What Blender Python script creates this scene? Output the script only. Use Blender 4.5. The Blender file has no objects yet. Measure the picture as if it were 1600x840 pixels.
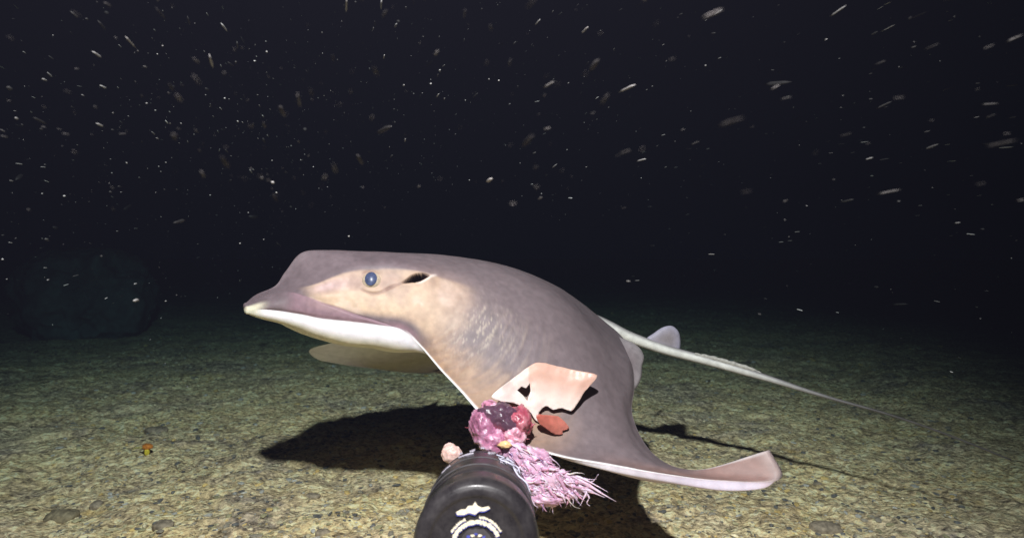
import bpy, bmesh, math, random
import numpy as np
from mathutils import Vector, Matrix, geometry
from mathutils.kdtree import KDTree

R = math.radians
scene = bpy.context.scene
COL = scene.collection
rnd = random.Random(11)
rng = np.random.default_rng(11)

# ------------------------------------------------------------------ camera
F_PX, W_PX, H_PX = 900.0, 1600.0, 840.0
CAM_H = 0.50
PITCH = math.atan(20.0 / F_PX)
cam_d = bpy.data.cameras.new('camera')
cam_d.sensor_width = 36.0
cam_d.lens = 36.0 * F_PX / W_PX
cam_d.clip_start = 0.02
cam_d.clip_end = 300.0
cam_d.dof.use_dof = True
cam_d.dof.focus_distance = 0.98
cam_d.dof.aperture_fstop = 5.6
cam = bpy.data.objects.new('camera', cam_d)
COL.objects.link(cam)
cam.location = (0, 0, CAM_H)
cam.rotation_euler = (R(90) - PITCH, 0, 0)
scene.camera = cam

# ------------------------------------------------------------------ world: night, open water
world = bpy.data.worlds.new('World')
scene.world = world
world.use_nodes = True
bgn = world.node_tree.nodes['Background']
bgn.inputs['Color'].default_value = (0.0014, 0.0015, 0.0024, 1)
bgn.inputs['Strength'].default_value = 1.0

# ------------------------------------------------------------------ the dive lamp on the camera rig (lights the whole scene)
LAMP_POS = Vector((-0.05, 0.0, CAM_H + 0.60))
lamp_d = bpy.data.lights.new('dive_lamp', 'SPOT')
lamp_d.energy = 156.0
lamp_d.color = (1.0, 0.80, 0.79)
lamp_d.spot_size = R(112)
lamp_d.spot_blend = 0.8
lamp_d.shadow_soft_size = 0.020
lamp = bpy.data.objects.new('dive_lamp', lamp_d)
COL.objects.link(lamp)
lamp.location = LAMP_POS
lamp.rotation_euler = (Vector((-0.22, 0.98, 0.0)) - LAMP_POS).to_track_quat('-Z', 'Y').to_euler()

vs = scene.view_settings
vs.view_transform = 'Standard'
vs.look = 'None'
vs.gamma = 1.0
vs.exposure = 0.0
scene.cycles.use_denoising = True
scene.cycles.max_bounces = 8
scene.cycles.volume_bounces = 0
scene.cycles.sample_clamp_indirect = 4.0

# ------------------------------------------------------------------ helpers
CAM = np.array([0.0, 0.0, CAM_H])
FWD = np.array([0.0, math.cos(PITCH), -math.sin(PITCH)])
UPV = np.array([0.0, math.sin(PITCH), math.cos(PITCH)])
RGT = np.array([1.0, 0.0, 0.0])


def at(px, py, d):
    """world position of a measured image point lying at depth d metres"""
    return CAM + RGT * ((px - 800.0) / F_PX * d) + UPV * ((420.0 - py) / F_PX * d) + FWD * d


def ground_at(px, py, z=0.0):
    v = RGT * ((px - 800.0) / F_PX) + UPV * ((420.0 - py) / F_PX) + FWD
    t = (z - CAM_H) / v[2]
    return CAM + v * t


def tag(o, label=None, cat=None, group=None, kind=None):
    if label: o['label'] = label
    if cat: o['category'] = cat
    if group: o['group'] = group
    if kind: o['kind'] = kind
    return o


def link_mesh(name, verts, faces, mat=None, parent=None, smooth=True, colors=None):
    me = bpy.data.meshes.new(name)
    me.from_pydata([tuple(map(float, v)) for v in verts], [], [tuple(map(int, f)) for f in faces])
    if smooth:
        me.polygons.foreach_set('use_smooth', [True] * len(me.polygons))
    if colors is not None:
        a = me.color_attributes.new('Col', 'FLOAT_COLOR', 'POINT')
        c = np.ones((len(verts), 4), np.float32)
        c[:, :colors.shape[1]] = colors
        a.data.foreach_set('color', c.ravel())
    me.update()
    o = bpy.data.objects.new(name, me)
    COL.objects.link(o)
    if mat: me.materials.append(mat)
    if parent: set_parent(o, parent)
    return o


def set_parent(o, p):
    o.parent = p
    o.matrix_parent_inverse = Matrix.Translation(-p.location)


def empty(name, loc):
    o = bpy.data.objects.new(name, None)
    o.empty_display_size = 0.03
    COL.objects.link(o)
    o.location = tuple(loc)
    return o


def hash3(ix, iy, iz, seed):
    h = (ix.astype(np.int64) * 374761393 + iy.astype(np.int64) * 668265263 + iz.astype(np.int64) * 2147483647 + seed * 1274126177) & 0xFFFFFFFF
    h = ((h ^ (h >> 13)) * 1274126177) & 0xFFFFFFFF
    h = ((h ^ (h >> 16)) * 2246822519) & 0xFFFFFFFF
    return ((h ^ (h >> 15)) & 0xFFFFFF) / float(0xFFFFFF)


def vnoise(p, seed=0):
    """value noise in -1..1, p (n,3)"""
    p = np.asarray(p, float)
    i = np.floor(p).astype(np.int64)
    f = p - i
    u = f * f * f * (f * (f * 6 - 15) + 10)
    r = 0
    for dx in (0, 1):
        for dy in (0, 1):
            for dz in (0, 1):
                w = (u[:, 0] if dx else 1 - u[:, 0]) * (u[:, 1] if dy else 1 - u[:, 1]) * (u[:, 2] if dz else 1 - u[:, 2])
                r = r + w * hash3(i[:, 0] + dx, i[:, 1] + dy, i[:, 2] + dz, seed)
    return r * 2 - 1


def fbm(p, octaves=4, seed=0, gain=0.5):
    a, s, t = 1.0, 0.0, 0.0
    p = np.asarray(p, float).copy()
    for o in range(octaves):
        s = s + a * vnoise(p, seed + o * 17)
        t += a
        a *= gain
        p = p * 2.03 + 13.7
    return s / t


def sstep(a, b, x):
    t = np.clip((x - a) / (b - a), 0, 1)
    return t * t * (3 - 2 * t)


def catmull(P, n, axis=0):
    """resample control points along axis with Catmull-Rom, n steps a segment; returns array and parameter"""
    P = np.moveaxis(np.asarray(P, float), axis, 0)
    N = P.shape[0]
    ext = np.concatenate([2 * P[:1] - P[1:2], P, 2 * P[-1:] - P[-2:-1]], 0)
    out, par = [], []
    for s in range(N - 1):
        p0, p1, p2, p3 = ext[s], ext[s + 1], ext[s + 2], ext[s + 3]
        for j in range(n):
            t = j / n
            out.append(0.5 * (2 * p1 + (p2 - p0) * t + (2 * p0 - 5 * p1 + 4 * p2 - p3) * t * t + (3 * p1 - p0 - 3 * p2 + p3) * t ** 3))
            par.append(s + t)
    out.append(P[-1]); par.append(N - 1)
    return np.moveaxis(np.array(out), 0, axis), np.array(par)


# ------------------------------------------------------------------ materials
def new_mat(name):
    m = bpy.data.materials.new(name)
    m.use_nodes = True
    nt = m.node_tree
    return m, nt, nt.nodes['Principled BSDF']


def node(nt, t, **kw):
    n = nt.nodes.new(t)
    for k, v in kw.items():
        setattr(n, k, v)
    return n


def attr_mat(name, rough=0.5, spec=0.4, sss=0.0, sss_rad=(0.01, 0.005, 0.004), noise_scale=60, noise_amt=0.15, bump_scale=200, bump=0.1, bump_dist=0.001):
    """colour from the mesh's own colour attribute, broken up by noise, with fine relief"""
    m, nt, b = new_mat(name)
    a = node(nt, 'ShaderNodeAttribute', attribute_name='Col')
    tc = node(nt, 'ShaderNodeTexCoord')
    nz = node(nt, 'ShaderNodeTexNoise'); nz.inputs['Scale'].default_value = noise_scale; nz.inputs['Detail'].default_value = 5
    mr = node(nt, 'ShaderNodeMapRange')
    mr.inputs['From Min'].default_value = 0.25; mr.inputs['From Max'].default_value = 0.75
    mr.inputs['To Min'].default_value = 1 - noise_amt; mr.inputs['To Max'].default_value = 1 + noise_amt
    mx = node(nt, 'ShaderNodeVectorMath', operation='SCALE')
    nt.links.new(tc.outputs['Object'], nz.inputs['Vector'])
    nt.links.new(nz.outputs['Fac'], mr.inputs['Value'])
    nt.links.new(a.outputs['Color'], mx.inputs[0])
    nt.links.new(mr.outputs[0], mx.inputs['Scale'])
    nt.links.new(mx.outputs[0], b.inputs['Base Color'])
    n2 = node(nt, 'ShaderNodeTexNoise'); n2.inputs['Scale'].default_value = bump_scale; n2.inputs['Detail'].default_value = 4
    bp = node(nt, 'ShaderNodeBump'); bp.inputs['Strength'].default_value = bump; bp.inputs['Distance'].default_value = bump_dist
    nt.links.new(tc.outputs['Object'], n2.inputs['Vector'])
    nt.links.new(n2.outputs['Fac'], bp.inputs['Height'])
    nt.links.new(bp.outputs[0], b.inputs['Normal'])
    b.inputs['Roughness'].default_value = rough
    b.inputs['Specular IOR Level'].default_value = spec
    if sss:
        b.inputs['Subsurface Weight'].default_value = sss
        b.inputs['Subsurface Radius'].default_value = sss_rad
        b.inputs['Subsurface Scale'].default_value = 1.0
    return m


def plain_mat(name, col, rough=0.5, spec=0.4, noise_scale=80, amt=0.2, bump=0.15, bump_dist=0.0006, sss=0.0):
    m, nt, b = new_mat(name)
    tc = node(nt, 'ShaderNodeTexCoord')
    nz = node(nt, 'ShaderNodeTexNoise'); nz.inputs['Scale'].default_value = noise_scale; nz.inputs['Detail'].default_value = 6
    cr = node(nt, 'ShaderNodeValToRGB')
    cr.color_ramp.elements[0].position = 0.3; cr.color_ramp.elements[1].position = 0.7
    cr.color_ramp.elements[0].color = (*[c * (1 - amt) for c in col], 1)
    cr.color_ramp.elements[1].color = (*[min(1, c * (1 + amt)) for c in col], 1)
    nt.links.new(tc.outputs['Object'], nz.inputs['Vector'])
    nt.links.new(nz.outputs['Fac'], cr.inputs['Fac'])
    nt.links.new(cr.outputs['Color'], b.inputs['Base Color'])
    bp = node(nt, 'ShaderNodeBump'); bp.inputs['Strength'].default_value = bump; bp.inputs['Distance'].default_value = bump_dist
    nt.links.new(nz.outputs['Fac'], bp.inputs['Height'])
    nt.links.new(bp.outputs[0], b.inputs['Normal'])
    b.inputs['Roughness'].default_value = rough
    b.inputs['Specular IOR Level'].default_value = spec
    if sss:
        b.inputs['Subsurface Weight'].default_value = sss
        b.inputs['Subsurface Radius'].default_value = (0.008, 0.004, 0.003)
    return m


# ================================================================== THE SEABED
def seabed_z(x, y):
    p = np.stack([x, y, np.zeros_like(x)], 1)
    big = fbm(p * 0.55, 3, 3) * 0.05 * sstep(1.2, 5.0, np.hypot(x, y))
    mid = fbm(p * np.array([3.0, 4.0, 1]), 4, 21) * 0.020
    q = p + 0.05 * np.stack([vnoise(p * 6, 5), vnoise(p * 6, 6), np.zeros_like(x)], 1)
    lump = fbm(q * np.array([16, 24, 1]), 3, 51)
    lump = np.abs(lump) ** 0.8 * np.sign(lump) * 0.0095
    fine = fbm(q * np.array([48, 75, 1]), 4, 81, 0.6) * 0.0075
    return big + mid + lump + fine


def spaced(lo, hi, near_lo, near_hi, step, grow):
    a = list(np.arange(near_lo, near_hi, step))
    s, v = step, a[-1]
    while v < hi:
        s *= grow; v += s; a.append(v)
    s, v, pre = step, a[0], []
    while v > lo:
        s *= grow; v -= s; pre.append(v)
    return np.array(pre[::-1] + a)


gx = spaced(-60, 60, -1.45, 1.65, 0.0052, 1.022)
gy = spaced(-12, 90, 0.86, 2.1, 0.0052, 1.012)
GX, GY = np.meshgrid(gx, gy)
sx, sy = GX.ravel(), GY.ravel()
sz = seabed_z(sx, sy)
nxg, nyg = len(gx), len(gy)
ii = np.arange(nyg - 1)[:, None] * nxg + np.arange(nxg - 1)[None, :]
sf = np.stack([ii, ii + 1, ii + nxg + 1, ii + nxg], -1).reshape(-1, 4)

m_sea, nt, b = new_mat('silty_reef_rock')
tc = node(nt, 'ShaderNodeTexCoord')
mp = node(nt, 'ShaderNodeMapping'); mp.inputs['Scale'].default_value = (0.75, 1.0, 1.0)
nt.links.new(tc.outputs['Object'], mp.inputs['Vector'])


def nz_(scale, detail=5, rough=0.6, dist=0.0, src=None):
    n = node(nt, 'ShaderNodeTexNoise')
    n.inputs['Scale'].default_value = scale; n.inputs['Detail'].default_value = detail
    n.inputs['Roughness'].default_value = rough; n.inputs['Distortion'].default_value = dist
    nt.links.new(mp.outputs[0], n.inputs['Vector'])
    return n


def ramp_(src, stops):
    r = node(nt, 'ShaderNodeValToRGB')
    e = r.color_ramp.elements
    while len(e) < len(stops): e.new(0.5)
    for el, (p, c) in zip(e, stops):
        el.position = p; el.color = (*c, 1)
    nt.links.new(src, r.inputs['Fac'])
    return r


def mix_(fac, a, bb, mode='MIX'):
    mx = node(nt, 'ShaderNodeMix', data_type='RGBA', blend_type=mode)
    if isinstance(fac, float): mx.inputs[0].default_value = fac
    else: nt.links.new(fac, mx.inputs[0])
    nt.links.new(a, mx.inputs[6]); nt.links.new(bb, mx.inputs[7])
    return mx.outputs[2]


big = ramp_(nz_(3.6, 5, 0.6, 0.6).outputs['Fac'], [(0.36, (0.30, 0.24, 0.20)), (0.48, (0.62, 0.455, 0.25)), (0.62, (0.88, 0.63, 0.29))])
midr = ramp_(nz_(12, 7, 0.68, 0.9).outputs['Fac'], [(0.36, (0.15, 0.122, 0.118)), (0.45, (0.45, 0.335, 0.20)), (0.55, (0.66, 0.50, 0.27)), (0.68, (0.86, 0.68, 0.38))])
c1 = mix_(0.55, big.outputs[0], midr.outputs[0])
gfac = ramp_(nz_(75, 7, 0.72, 0.5).outputs['Fac'], [(0.34, (0.20, 0.19, 0.20)), (0.44, (0.85, 0.84, 0.86)), (0.53, (1.45, 1.43, 1.42)), (0.64, (2.3, 2.3, 2.3))])
c2m = node(nt, 'ShaderNodeVectorMath', operation='MULTIPLY')
nt.links.new(c1, c2m.inputs[0]); nt.links.new(gfac.outputs[0], c2m.inputs[1])
c2n = node(nt, 'ShaderNodeVectorMath', operation='MINIMUM')
nt.links.new(c2m.outputs[0], c2n.inputs[0]); c2n.inputs[1].default_value = (0.90, 0.78, 0.52)
c2 = c2n.outputs[0]
# thin pale ridges of worm tube and coralline crust
rn = nz_(30, 4, 0.6, 1.6)
rs1 = node(nt, 'ShaderNodeMath', operation='SUBTRACT'); nt.links.new(rn.outputs['Fac'], rs1.inputs[0]); rs1.inputs[1].default_value = 0.5
rs2 = node(nt, 'ShaderNodeMath', operation='ABSOLUTE'); nt.links.new(rs1.outputs[0], rs2.inputs[0])
rdg = ramp_(rs2.outputs[0], [(0.0, (1, 1, 1)), (0.035, (0, 0, 0))])
rmk = ramp_(nz_(9, 4, 0.6, 0.5).outputs['Fac'], [(0.44, (0, 0, 0)), (0.60, (1, 1, 1))])
rml = node(nt, 'ShaderNodeMath', operation='MULTIPLY'); nt.links.new(rdg.outputs[0], rml.inputs[0]); nt.links.new(rmk.outputs[0], rml.inputs[1])
rml2 = node(nt, 'ShaderNodeMath', operation='MULTIPLY'); nt.links.new(rml.outputs[0], rml2.inputs[0]); rml2.inputs[1].default_value = 0.9
rc = node(nt, 'ShaderNodeRGB'); rc.outputs[0].default_value = (0.88, 0.76, 0.48, 1)
c2 = mix_(rml2.outputs[0], c2, rc.outputs[0])
# ochre encrusting growth and pale sand pockets
och = ramp_(nz_(7.5, 6, 0.7, 1.2).outputs['Fac'], [(0.58, (0, 0, 0)), (0.68, (1, 1, 1))])
oc = node(nt, 'ShaderNodeRGB'); oc.outputs[0].default_value = (0.60, 0.38, 0.10, 1)
of = node(nt, 'ShaderNodeMath', operation='MULTIPLY'); nt.links.new(och.outputs[0], of.inputs[0]); of.inputs[1].default_value = 0.5
c3 = mix_(of.outputs[0], c2, oc.outputs[0])
nt.links.new(c3, b.inputs['Base Color'])
b.inputs['Roughness'].default_value = 0.85
b.inputs['Specular IOR Level'].default_value = 0.25
add = node(nt, 'ShaderNodeMath', operation='ADD')
nt.links.new(nz_(170, 5, 0.7).outputs['Fac'], add.inputs[0])
vo = node(nt, 'ShaderNodeTexVoronoi'); vo.inputs['Scale'].default_value = 120
nt.links.new(mp.outputs[0], vo.inputs['Vector'])
nt.links.new(vo.outputs['Distance'], add.inputs[1])
bp = node(nt, 'ShaderNodeBump'); bp.inputs['Strength'].default_value = 0.8; bp.inputs['Distance'].default_value = 0.006
nt.links.new(add.outputs[0], bp.inputs['Height'])
nt.links.new(bp.outputs[0], b.inputs['Normal'])

seabed = link_mesh('seabed', np.stack([sx, sy, sz], 1), sf, m_sea)
tag(seabed, 'flat tan and grey silty reef seabed fading into darkness', kind='structure')

# loose grit: shell hash, coral crumbs and algae flakes lying on the rock
ICO_V = np.array([(0, 0, 1), (.894, 0, .447), (.276, .851, .447), (-.724, .526, .447), (-.724, -.526, .447), (.276, -.851, .447),
                  (.724, .526, -.447), (-.276, .851, -.447), (-.894, 0, -.447), (-.276, -.851, -.447), (.724, -.526, -.447), (0, 0, -1)])
ICO_F = np.array([(0, 1, 2), (0, 2, 3), (0, 3, 4), (0, 4, 5), (0, 5, 1), (1, 6, 2), (2, 7, 3), (3, 8, 4), (4, 9, 5), (5, 10, 1),
                  (2, 6, 7), (3, 7, 8), (4, 8, 9), (5, 9, 10), (1, 10, 6), (11, 7, 6), (11, 8, 7), (11, 9, 8), (11, 10, 9), (11, 6, 10)])
NG = 15000
u = rng.random(NG)
gd = 0.9 * (5.0 / 0.9) ** (u ** 1.5)
ga = (rng.random(NG) - 0.5) * 1.75
gxx = gd * np.tan(ga * 0.75) * 1.05
gs = (0.0012 + 0.0042 * rng.random(NG) ** 3.4) * (0.75 + 0.35 * gd)
gz = seabed_z(gxx, gd)
V = np.repeat(ICO_V[None], NG, 0) * (1 + 0.35 * (rng.random((NG, 12, 1)) - 0.5))
V = V * (gs[:, None] * np.stack([0.7 + 1.3 * rng.random(NG), 0.6 + 0.8 * rng.random(NG), 0.3 + 0.5 * rng.random(NG)], 1))[:, None, :]
ang = rng.random(NG) * 6.283
ca, sa = np.cos(ang)[:, None], np.sin(ang)[:, None]
V = np.stack([V[..., 0] * ca - V[..., 1] * sa, V[..., 0] * sa + V[..., 1] * ca, V[..., 2]], -1)
V += np.stack([gxx, gd, gz + gs * 0.15], 1)[:, None, :]
pal = np.array([(0.40, 0.34, 0.22), (0.20, 0.17, 0.13), (0.56, 0.46, 0.30), (0.09, 0.085, 0.08), (0.42, 0.29, 0.11), (0.30, 0.28, 0.25), (0.24, 0.21, 0.12)])
gc = 1.45 * pal[rng.choice(7, NG, p=[.28, .22, .02, .18, .08, .10, .12])] * (0.75 + 0.5 * rng.random((NG, 1)))
GF = (ICO_F[None] + (np.arange(NG) * 12)[:, None, None]).reshape(-1, 3)
m_grit = attr_mat('grit', 0.8, 0.3, noise_scale=300, noise_amt=0.3, bump_scale=900, bump=0.3)
grit = link_mesh('shell_grit', V.reshape(-1, 3), GF, m_grit, colors=np.repeat(gc, 12, 0), smooth=False)
tag(grit, 'loose shell grit and coral crumbs scattered over the seabed', 'grit', kind='stuff')


def rock(name, px, py, wx, wy, wz, seed, mat, sub=4, rough=0.34, sink=0.42, smooth=True):
    bm = bmesh.new()
    bmesh.ops.create_icosphere(bm, subdivisions=sub, radius=1)
    v = np.array([x.co[:] for x in bm.verts]); f = [[w.index for w in x.verts] for x in bm.faces]
    bm.free()
    n = fbm(v * 1.3 + seed * 3.1, 5, seed, 0.55)
    v = v * (1 + rough * n * 1.6)[:, None]
    v = np.sign(v) * np.abs(v) ** 0.85
    v = v * np.array([wx, wy, wz])
    c = ground_at(px, py)
    c[2] = float(seabed_z(np.array([c[0]]), np.array([c[1]]))[0])
    v[:, 2] += wz * (1 - 2 * sink)
    o = link_mesh(name, v, f, mat, smooth=smooth)
    o.location = tuple(c)
    return o


m_dark_stone = plain_mat('grey_stone', (0.27, 0.21, 0.15), 0.8, 0.3, 120, 0.45, 0.6, 0.002)
m_brown_stone = plain_mat('brown_stone', (0.23, 0.18, 0.11), 0.8, 0.3, 110, 0.5, 0.6, 0.002)
m_boulder = plain_mat('boulder_rock', (0.085, 0.10, 0.09), 0.85, 0.3, 9, 0.55, 0.8, 0.05)
for (px, py, wx, wy, wz, mt, lab, sd) in (
    (256, 826, .017, .013, .011, m_dark_stone, 'rounded dull pebble at the bottom edge below the orange sponge', 1),
    (98, 802, .030, .020, .012, m_brown_stone, 'low brown stone near the lower left corner', 2),
    (150, 786, .012, .010, .009, m_dark_stone, 'small dull pebble just right of the low brown stone', 3),
    (245, 678, .030, .022, .012, m_dark_stone, 'flat dull stone lying behind the orange sponge', 4),
    (487, 770, .016, .011, .006, m_dark_stone, 'flat dark pebble below the ray head shadow', 5),
    (505, 837, .014, .010, .007, m_dark_stone, 'small pebble at the bottom edge left of the canister', 6),
    (1278, 752, .010, .005, .004, m_dark_stone, 'thin dark flake right of the wing tip', 7),
    (1290, 828, .030, .020, .010, m_dark_stone, 'broad flat stone at the lower edge right of the wing tip', 8),
):
    o = rock('pebble' if wx < .02 else 'stone', px, py, wx, wy, wz, sd, mt, 3)
    tag(o, lab, 'pebble' if wx < .02 else 'stone')

bo = rock('boulder', 140, 516, .36, .40, .33, 23, m_boulder, 6, 0.34, 0.15)
tag(bo, 'large dim boulder standing in the dark at left', 'boulder')

# ================================================================== THE RAY
MA = 1.0735


def mid_d(px):
    return MA / (1 - 0.000459 * (px - 800))


# (midline px, py) then m1..m7 as (px, py, depth): measured across the near half, midline to lip / leading edge
RIBS = [
    [(384, 473), (384, 473, .898), (385, 475, .895), (387, 477, .891), (388, 479, .888), (389, 481, .886), (389, 483, .885), (388, 485, .885)],
    [(400, 460), (403, 461, .902), (408, 464, .892), (413, 468, .884), (415, 472, .878), (416, 476, .875), (414, 480, .874), (410, 483, .874)],
    [(430, 446), (435, 447, .915), (443, 451, .900), (449, 457, .889), (452, 464, .883), (452, 472, .880), (449, 480, .879), (444, 486, .880)],
    [(446, 423), (454, 429, .918), (467, 445, .899), (474, 454, .888), (477, 463, .882), (477, 473, .878), (475, 483, .876), (472, 490, .877)],
    [(472, 394), (481, 405, .925), (493, 436, .900), (499, 448, .889), (503, 460, .881), (504, 473, .876), (504, 485, .874), (502, 496, .875)],
    [(515, 391), (528, 397, .930), (540, 418, .908), (547, 437, .898), (551, 456, .889), (552, 474, .883), (551, 490, .881), (549, 501, .882)],
    [(557, 392), (571, 398, .942), (584, 413, .914), (590, 437, .902), (593, 460, .894), (593, 480, .888), (592, 495, .886), (590, 506, .887)],
    [(600, 393), (620, 400, .955), (641, 415, .922), (648, 435, .912), (648, 460, .902), (643, 484, .893), (636, 502, .889), (628, 514, .890)],
    [(640, 395), (666, 404, .968), (690, 424, .935), (695, 451, .915), (688, 481, .900), (676, 508, .890), (666, 527, .885), (656, 540, .884)],
    [(680, 397), (712, 411, .978), (740, 437, .942), (745, 471, .917), (735, 507, .898), (718, 540, .884), (702, 563, .876), (688, 578, .872)],
    [(715, 401), (752, 419, .985), (784, 453, .947), (791, 492, .913), (783, 535, .889), (763, 573, .870), (742, 600, .857), (719, 611, .850)],
    [(748, 406), (790, 427, .992), (824, 466, .953), (836, 512, .912), (832, 562, .882), (814, 608, .858), (787, 640, .838), (752, 648, .828)],
    [(778, 412), (824, 438, 1.00), (860, 482, .958), (876, 533, .914), (878, 588, .878), (865, 638, .847), (836, 675, .822), (800, 688, .808)],
    [(806, 420), (854, 450, 1.01), (890, 499, .965), (908, 553, .917), (916, 607, .875), (911, 657, .840), (895, 696, .810), (872, 712, .792)],
    [(832, 430), (880, 465, 1.02), (913, 515, .975), (931, 568, .922), (944, 624, .878), (953, 675, .838), (954, 711, .806), (948, 725, .785)],
    [(856, 441), (902, 481, 1.035), (933, 530, .985), (950, 580, .933), (964, 636, .886), (983, 690, .842), (1008, 726, .802), (1038, 740, .776)],
    [(880, 454), (922, 498, 1.055), (952, 544, 1.00), (967, 590, .945), (976, 643, .893), (1001, 701, .848), (1050, 735, .797), (1124, 750, .764)],
    [(912, 476), (950, 516, 1.09), (978, 556, 1.03), (984, 597, .962), (983, 648, .905), (1012, 705, .855), (1076, 737, .800), (1219, 748, .752)],
    [(946, 505), (975, 530, 1.115), (988, 566, 1.04), (991, 606, .975), (989, 650, .915), (1021, 708, .865), (1086, 733, .806), (1203, 702, .772)],
]
K, M = len(RIBS), 8
near = np.zeros((K, M, 3))
for k, row in enumerate(RIBS):
    near[k, 0] = at(row[0][0], row[0][1], mid_d(row[0][0]))
    for m in range(1, M):
        near[k, m] = at(*row[m])
# the ray's median plane: vertical, through snout and tail base
A0, A1 = near[0, 0], near[-1, 0]
hd = A1 - A0; hd[2] = 0; hd /= np.linalg.norm(hd)
NRM = np.array([-hd[1], hd[0], 0.0])          # points to the far (right) side


def mirror(P):
    d = (P - A0) @ NRM
    return P - 2 * d[..., None] * NRM


near[:, 0] -= ((near[:, 0] - A0) @ NRM)[:, None] * NRM
far = mirror(near)
# the far wing is carried further forward than the near one
fw = sstep(2.0, 7.0, np.arange(8.0))[None, :] * sstep(7.5, 11.5, np.arange(float(K)))[:, None]
far_shift = fw[..., None] * np.array([-0.235, 0.0, 0.030])
far = far + far_shift
dors = np.concatenate([near[:, ::-1], far[:, 1:]], 1)         # near edge .. midline .. far edge (15)

# ventral side
BOT = [490, 496, 504, 512, 523, 535, 538, 543, 548, 550, 551, 550, 548, 545, 541, 537, 532, 527, 519]
vent_near = np.zeros((K, M, 3))
# normals of the dorsal control net
du = np.gradient(dors, axis=0); dv = np.gradient(dors, axis=1)
nn = np.cross(dv, du); nn /= np.linalg.norm(nn, axis=-1, keepdims=True) + 1e-9
if nn[9, 7, 2] < 0: nn = -nn
nnear = nn[:, :8][:, ::-1]
TH = np.array([.10, .092, .070, .046, .030, .020, .0125, 0.0])
for k in range(K):
    mb = at(RIBS[k][0][0] + 4, BOT[k], mid_d(RIBS[k][0][0]))
    mb -= ((mb - A0) @ NRM) * NRM
    e = near[k, 7]
    a = np.zeros((M, 3)); bq = np.zeros((M, 3))
    for m in range(M):
        t = (7 - m) / 7.0
        p = e + (mb - e) * t ** 1.7
        p[2] = e[2] + (mb[2] - e[2]) * (1 - (1 - t) ** 4.2)
        a[m] = p
        back = 1.0 if k < 15 else [0.8, 0.55, 0.35, 0.10][k - 15]
        th = TH[m] * (back if m < 5 else max(back, 0.3))
        bq[m] = near[k, m] - nnear[k, m] * th
        if m == 0:
            bq[m] = near[k, 0] - np.array([0, 0, th * 1.15])
    w = float(sstep(7.0, 11.0, np.array(float(k))))
    vent_near[k] = a * (1 - w) + bq * w
    roll = float(sstep(11.0, 14.5, np.array(float(k)))) * (1.0 if k < 17 else 0.0)
    if roll > 0:
        hgt = [0, 0, 0, 0, 0, 0, 0, 0, 0, 0, 0, .008, .010, .012, .014, .016, .018, .006, .004][k]
        vent_near[k, 6] = vent_near[k, 6] * (1 - roll) + (e + np.array([0, .003, -hgt * .75])) * roll
        if k < 16: vent_near[k, 5] = vent_near[k, 5] * (1 - roll) + (e * .72 + near[k, 5] * .28 + np.array([0, .010, -hgt * 1.15])) * roll
    if k == 17: vent_near[k, 6] = at(1172, 757, .764)
    vent_near[k, 7] = e
vent_far = mirror(vent_near) + far_shift
vent = np.concatenate([vent_near[:, ::-1], vent_far[:, 1:]], 1)

SU, SV = 24, 14


def refine(G):
    g, pk = catmull(G, SU, 0)
    g, pm = catmull(g, SV, 1)
    return g, pk, pm


D, pk, pm = refine(dors)
Vv, _, _ = refine(vent)
nk, nm = D.shape[:2]
KF, MF = np.meshgrid(pk, np.abs(pm - 7), indexing='ij')


def normals(G):
    du = np.gradient(G, axis=0); dv = np.gradient(G, axis=1)
    n = np.cross(dv, du)
    return n / (np.linalg.norm(n, axis=-1, keepdims=True) + 1e-12)


nd = normals(D)
if nd[nk // 2, nm // 2, 2] < 0: nd = -nd


def blob(k0, m0, ks, ms):
    return np.exp(-((KF - k0) / ks) ** 2 - ((MF - m0) / ms) ** 2)


# relief of the head: brow over the eye, eye socket, spiracle pocket, mouth crease, gill-side wrinkles
disp = np.zeros_like(KF)
disp += 0.0030 * blob(5.9, 2.05, 0.9, 0.40)
disp -= 0.0015 * blob(5.78, 3.0, 0.30, 0.36)
disp += 0.0012 * blob(5.8, 3.75, 0.65, 0.25)
disp += 0.0030 * blob(4.2, 4.2, 0.8, 0.5)
ck = KF - 7.10; cm = MF - (2.88 - 0.95 * ck)
lens = np.clip(1 - (ck / 0.50) ** 2, 0, 1)
al = lens ** 1.5 * 0.29 - np.abs(cm)
hole = sstep(0.0, 0.16, al) * (lens > 0)
disp -= 0.024 * hole
disp += 0.0008 * np.exp(-((al + 0.10) / 0.10) ** 2) * (np.abs(ck) < 0.62)
lipm = np.where(KF < 5, 4.0 + (KF - 3.0), 6.0 + 0.62 * (KF - 5.0))
lipw = sstep(-0.22, 0.12, MF - lipm) * sstep(1.6, 2.6, KF) * (1 - sstep(6.6, 7.4, KF))
crease = np.exp(-((MF - lipm) / 0.11) ** 2) * sstep(3.6, 4.4, KF) * (1 - sstep(6.0, 6.9, KF))
disp += 0.0022 * lipw * (1 - 0.5 * sstep(6.5, 7, MF))
disp -= 0.0026 * crease
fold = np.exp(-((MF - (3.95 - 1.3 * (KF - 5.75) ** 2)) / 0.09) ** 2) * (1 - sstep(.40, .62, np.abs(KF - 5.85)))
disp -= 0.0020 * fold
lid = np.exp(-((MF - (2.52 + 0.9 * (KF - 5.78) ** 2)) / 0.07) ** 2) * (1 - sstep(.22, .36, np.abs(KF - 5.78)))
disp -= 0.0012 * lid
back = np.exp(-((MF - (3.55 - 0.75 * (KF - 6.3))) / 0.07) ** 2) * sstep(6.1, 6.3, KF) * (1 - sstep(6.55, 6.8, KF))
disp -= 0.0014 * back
wr = sstep(7.6, 8.6, KF) * (1 - sstep(10.6, 12.2, KF)) * sstep(2.6, 3.4, MF) * (1 - sstep(6.3, 6.8, MF))
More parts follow.
